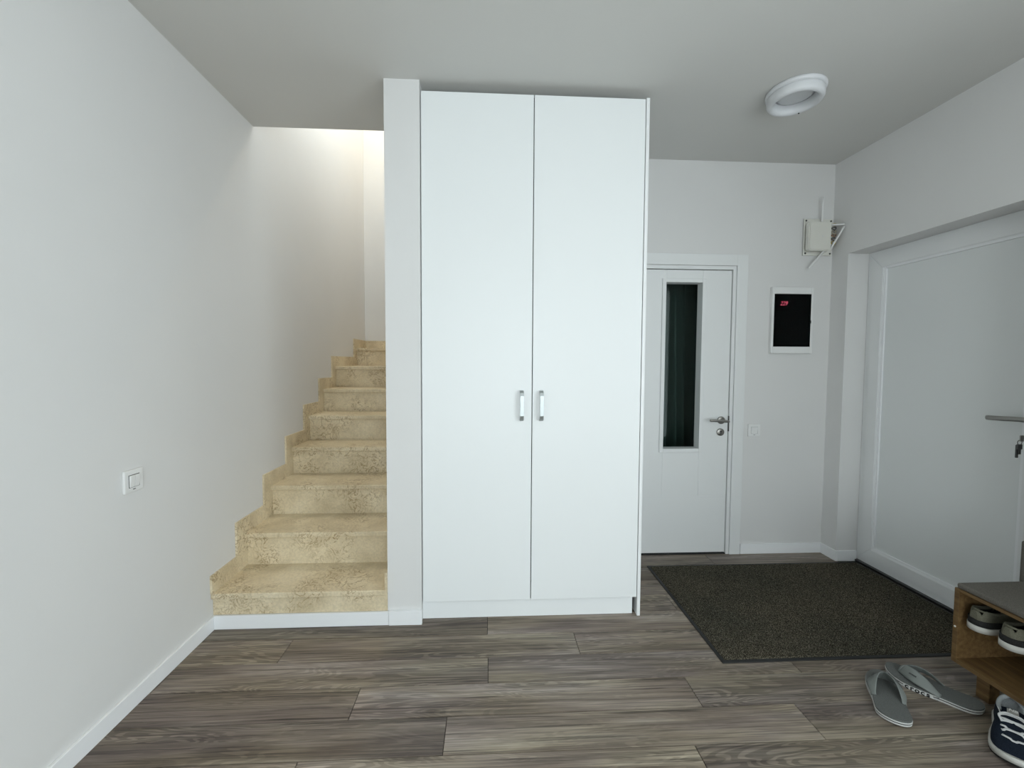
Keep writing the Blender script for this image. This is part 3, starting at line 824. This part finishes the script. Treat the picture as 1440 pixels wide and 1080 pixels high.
def flip_flop(name, label, loc, rz, words, bend, heel=0.80):
    r = tag(empty(name, loc, rz), label, 'flip-flop', 'pair of grey flip-flops')
    L, W = 0.290, 0.118
    lift = lambda x: 0.010 * max(0, (x - 0.05) / 0.094) ** 2 + 0.004 * max(0, (-x - 0.06) / 0.084) ** 2
    sole('outsole', outline(L, W, heel, 0.0, bend), 0.0, 0.0075, M['ff_white'], r, lift, 0.012)
    sole('stripe', outline(L, W, heel, -0.0006, bend), 0.0075, 0.0110, M['black'], r, lift)
    sole('midsole', outline(L, W, heel, 0.0004, bend), 0.0110, 0.0160, M['ff_white'], r, lift)
    sole('footbed', outline(L, W, heel, -0.0008, bend), 0.0160, 0.0225, M['ff_top'], r, lift)
    # strap: two wide arms from the toe post
    for s in (1, -1):
        pts = smooth_curve([(0.098, bend * 0.5 + 0.004, 0.030), (0.082, s * 0.012 + bend * 0.7, 0.046), (0.050, s * 0.034 + bend, 0.052), (0.010, s * 0.046 + bend, 0.042), (-0.030, s * 0.0455 + bend, 0.020)], 5)
        n = len(pts)
        mb = MB(); rows = []
        for i, p in enumerate(pts):
            t = (pts[min(i + 1, n - 1)] - pts[max(i - 1, 0)]).normalized()
            f = i / (n - 1)
            wd = 0.010 + 0.0155 * math.sin(PI * min(1, f * 1.1)) ** 0.8
            tilt = Vector((0, s * (0.25 + 0.6 * f), -(0.35 + 0.55 * f)))
            side = (tilt - t * tilt.dot(t)).normalized(); nn = t.cross(side).normalized()
            rows.append([p + side * wd * math.cos(a) + nn * 0.0032 * math.sin(a) for a in [2 * PI * k / 12 for k in range(12)]])
        V = mb.grid(rows, closed=True); mb.bm.faces.new(V[0]); mb.bm.faces.new(V[-1])
        mb.build('strap', M['ff_strap'], r)
    MB().tube([(0.098, bend * 0.5 + 0.004, 0.024), (0.098, bend * 0.5 + 0.004, 0.034)], 0.005, 10).build('toe_post', M['ff_strap'], r)
    # small dark word mark on the near strap arm
    me = text_mesh('crocs', 0.0115, 0.0002, 0.0002); me.materials.append(M['black'])
    o = link('strap_mark', me, r)
    # near strap is +Y when facing the toe
    o.matrix_local = Matrix.Translation((0.052, 0.0375 + bend, 0.0565)) @ Matrix.Rotation(math.radians(157), 4, 'Z') @ Matrix.Rotation(math.radians(32), 4, 'X')
    # word mark on the side of the sole
    if words:
        P = outline(L, W, heel, 0.0, bend, 80)[:81]
        arc = [0]
        for a, b in zip(P, P[1:]): arc.append(arc[-1] + math.hypot(b[0] - a[0], b[1] - a[1]))
        # white ground behind the word
        def at_x(x):
            for i in range(len(P) - 1):
                if P[i][0] <= x <= P[i + 1][0] and P[i][0] > -0.1: break
            t = (Vector(P[i + 1]) - Vector(P[i])).normalized()
            f = (x - P[i][0]) / max(1e-6, P[i + 1][0] - P[i][0])
            p = Vector(P[i]).lerp(Vector(P[i + 1]), f)
            return p, t
        rows = [[], []]
        for k in range(13):
            x = 0.077 - 0.088 * k / 12
            p, t = at_x(x); nrm = Vector((-t.y, t.x))
            q = p + nrm * 0.0008
            rows[0].append((q.x, q.y, 0.0012 + lift(x))); rows[1].append((q.x, q.y, 0.0172 + lift(x)))
        mb = MB(); mb.grid(rows); mb.build('side_label', M['ff_white'], r)
        for k, ch in enumerate('crocs'):
            x = 0.066 - 0.0158 * k
            p, t = at_x(x); nrm = Vector((-t.y, t.x)); q = p + nrm * 0.0011
            me = text_mesh(ch, 0.0265, 0.0003, 0.0010); me.materials.append(M['black'])
            o = link('side_letter', me, r)
            # letter x axis runs toe -> heel, z axis of letter = outward normal
            xa_ = Vector((-t.x, -t.y, 0)); za_ = Vector((nrm.x, nrm.y, 0)); ya_ = za_.cross(xa_)
            mtx = Matrix((xa_, ya_, za_)).transposed().to_4x4(); mtx.translation = Vector((q.x, q.y, 0.0098 + lift(x)))
            o.matrix_local = mtx
    return r
flip_flop('flip_flop', 'grey flip-flop lying slantwise by the bench leg with black lettering on its edge', (1.824, 1.577, 0), math.atan2(0.236, -0.165), True, 0.009)
flip_flop('flip_flop', 'grey flip-flop lying apart on the planks, left of its mate', (1.598, 1.538, 0), math.atan2(0.228, 0.163), False, 0.004, 0.90)

def shoe_upper(mb, L, W, hh, open_to=0.46, collar=0.30, mi_in=1, z0=0.02, toe_h=0.52, ns=34, npnt=29):
    rows = []
    for i in range(ns + 1):
        u = 0.012 + 0.976 * i / ns
        x = -L / 2 + L * u
        w = foot_half(u, L, W, 0.80) * 0.97
        # ridge height
        if u < 0.10: h = hh * (0.80 + 0.20 * math.sqrt(u / 0.10))
        elif u < open_to: h = hh * (1 - 0.10 * math.sin(PI * (u - 0.10) / (open_to - 0.10)))
        else:
            q = (u - open_to) / (1 - open_to)
            h = hh * (1 - (1 - toe_h) * (0.5 - 0.5 * math.cos(PI * min(1, q * 1.15))))
            if q > 0.72: h *= math.sqrt(max(0.02, 1 - ((q - 0.72) / 0.28) ** 2.2))
        opn = max(0.0, min(1.0, (open_to - u) / 0.05)) * max(0.0, min(1.0, (u - 0.045) / 0.03))
        row = []
        for k in range(npnt):
            s = -1 + 2 * k / (npnt - 1)
            a = abs(s)
            sg = 1 if s >= 0 else -1
            # closed section
            th = (1 - a) * PI / 2
            yc = w * math.cos(th) ** 0.62 * sg
            zc = z0 + (h - z0) * math.sin(th) ** 0.80
            if opn > 0:
                if a > 0.5:
                    f = (1 - a) / 0.5
                    yo = sg * w * (1 - 0.30 * f ** 1.6); zo = z0 + (h - z0) * math.sin(f * PI / 2) ** 0.9
                else:
                    f = a / 0.5
                    yo = sg * w * 0.60 * f ** 0.5; zo = z0 + 0.012 + (h - z0 - 0.014) * f ** 3
                yc = yc * (1 - opn) + yo * opn; zc = zc * (1 - opn) + zo * opn
            row.append((x, yc, zc))
        rows.append(row)
    V = mb.grid(rows)
    for f in mb.bm.faces:
        c = f.calc_center_median()
        # inner faces
        pass
    mb.bm.faces.new([v for v in V[0]]); mb.bm.faces.new([v for v in V[-1]])
    return rows

def sneaker(loc, rz):
    r = tag(empty('sneaker', loc, rz), 'navy sneaker with white laces and white sole, half under the bench', 'sneaker')
    L, W = 0.295, 0.108
    lift = lambda x: 0.012 * max(0, (x - 0.08) / 0.067) ** 2
    sole('outsole', outline(L, W, 0.80, 0.002), 0.0, 0.006, M['charcoal'], r, lift)
    sole('midsole', outline(L, W, 0.80, 0.003), 0.006, 0.027, M['sole_w'], r, lift)
    mb = MB(); rows = shoe_upper(mb, L - 0.006, W, 0.092, 0.50, z0=0.024)
    for f in mb.bm.faces:
        c = f.calc_center_median()
        if c.x < 0.0 and abs(c.y) < 0.026 and c.z < 0.088: f.material_index = 1
        elif c.z < 0.042 + 0.016 * math.cos(c.x * 26) and c.x > 0.0: f.material_index = 2
        elif c.x < -0.06 and c.z < 0.07: f.material_index = 2
    mb.build('upper', [M['navy'], M['lining'], M['navy_suede']], r)
    def ridge(x, y):
        row = min(rows, key=lambda rr: abs(rr[0][0] - x))
        zz = 0.0
        for (p, q) in zip(row, row[1:]):
            if min(p[1], q[1]) - 1e-6 <= y <= max(p[1], q[1]) + 1e-6:
                f = (y - p[1]) / ((q[1] - p[1]) or 1e-9); zz = max(zz, p[2] + f * (q[2] - p[2]))
        return zz
    # padded collar rim
    rim = []
    for t in range(25):
        a = PI * 0.28 + (2 * PI - 2 * PI * 0.28) * t / 24
        x = -0.075 + 0.062 * math.cos(a); y = 0.0315 * math.sin(a)
        rim.append((x, y, 0.0865 + 0.007 * max(0, -math.cos(a)) - 0.006 * abs(math.sin(a))))
    MB().tube(rim, 0.0068, 10).build('collar', M['lining'], r)
    # tongue
    trows = []
    for i in range(9):
        u = i / 8; x = -0.045 + 0.105 * u; z = 0.101 - 0.030 * u ** 1.2 - 0.004 * (1 - u)
        trows.append([(x, y, z - 7.0 * y * y) for y in [(-0.027 + 0.054 * k / 8) * (1 - 0.15 * u) for k in range(9)]])
    mb = MB(); V = mb.grid(trows)
    geom = bmesh.ops.solidify(mb.bm, geom=list(mb.bm.faces), thickness=0.006)
    tg = mb.build('tongue', M['navy'], r)
    trows = []
    for i in range(4):
        x = -0.041 + 0.030 * i / 3; u = (x + 0.045) / 0.105
        trows.append([(x, y, 0.1015 - 0.030 * u ** 1.2 - 0.004 * (1 - u) - 7.0 * y * y + 0.0005) for y in (-0.014, -0.007, 0, 0.007, 0.014)])
    mb = MB(); mb.grid(trows); mb.build('tongue_label', M['tag'], r)
    me = text_mesh('NB', 0.016, 0.0002, 0.0006, 0.2); me.materials.append(M['tagw'])
    o = link('tongue_logo', me, r)
    o.matrix_local = Matrix.Translation((-0.026, 0, 0.1012)) @ Matrix.Rotation(math.radians(11), 4, 'Y') @ Matrix.Rotation(math.radians(90), 4, 'Z')
    # eyestay white piping and laces
    for s in (1, -1):
        MB().tube(smooth_curve([(-0.048, s * 0.034, 0.083), (-0.020, s * 0.031, 0.086), (0.004, s * 0.028, 0.085)], 4), 0.0018, 6).build('piping', M['lace'], r)
    for k in range(6):
        x = 0.004 + 0.0150 * k
        w = 0.033 - 0.0012 * k
        sk = 0.009 if k % 2 else -0.005
        pts = []
        for j in range(13):
            q = -1 + 2 * j / 12
            px_, py_ = x + sk * math.cos(q * PI / 2), w * q
            pts.append((px_, py_, ridge(px_, py_) + 0.0030))
        MB().tube(pts, 0.0048, 8, flat=0.5).build('lace', M['lace'], r)
    for k, (y, dx) in enumerate(((0.016, 0.05), (-0.018, 0.045))):
        pts = smooth_curve([(0.004, 0, 0.102), (0.012, y, 0.106), (0.028, y * 1.9, 0.100), (dx, y * 1.6, 0.092)], 5)
        MB().tube(pts, 0.0034, 8, flat=0.6).build('lace', M['lace'], r)
    return r
sneaker((1.858, 1.338, 0), math.atan2(-0.63, -0.77))

def low_shoe(label, loc, rz):
    r = tag(empty('shoe', loc, rz), label, 'shoe', 'olive canvas shoes on the bench shelf')
    L, W = 0.275, 0.090
    sole('sole', outline(L, W, 0.86, 0.002), 0.0, 0.024, M['sole_w'], r)
    mb = MB(); shoe_upper(mb, L - 0.004, W, 0.088, 0.48, z0=0.023, ns=64, npnt=61)
    for f in mb.bm.faces:
        c = f.calc_center_median()
        if c.x < 0.0 and abs(c.y) < 0.022 and c.z < 0.068 and c.x > -0.115: f.material_index = 1
    mb.build('upper', [M['olive'], M['gap']], r)
    sole('dark_band', outline(L, W, 0.86, 0.0006), 0.024, 0.047, M['charcoal'], r, lambda x: -0.008 * max(0.0, min(1.0, (x + 0.09) / 0.12)))
    rim = []
    for t in range(25):
        a = PI * 0.25 + (2 * PI - 2 * PI * 0.25) * t / 24
        rim.append((-0.064 + 0.062 * math.cos(a), 0.029 * math.sin(a), 0.080 + 0.006 * max(0, -math.cos(a)) - 0.005 * abs(math.sin(a))))
    MB().tube(rim, 0.0042, 8).build('collar', M['olive'], r)
    for k in range(4):
        x = 0.004 + 0.016 * k; z = 0.083 - 0.0055 * k
        MB().tube(smooth_curve([(x, -0.026, z - 0.009), (x, 0, z + 0.002), (x, 0.026, z - 0.009)], 4), 0.003, 7, flat=0.6).build('lace', M['charcoal'], r)
    return r
low_shoe('olive canvas shoe with white sole on the bench shelf, next to its end panel', (2.090, 1.5515, 0.270), 0.0)
low_shoe('olive canvas shoe with white sole on the bench shelf, nearer the viewer', (2.086, 1.442, 0.270), 0.0)
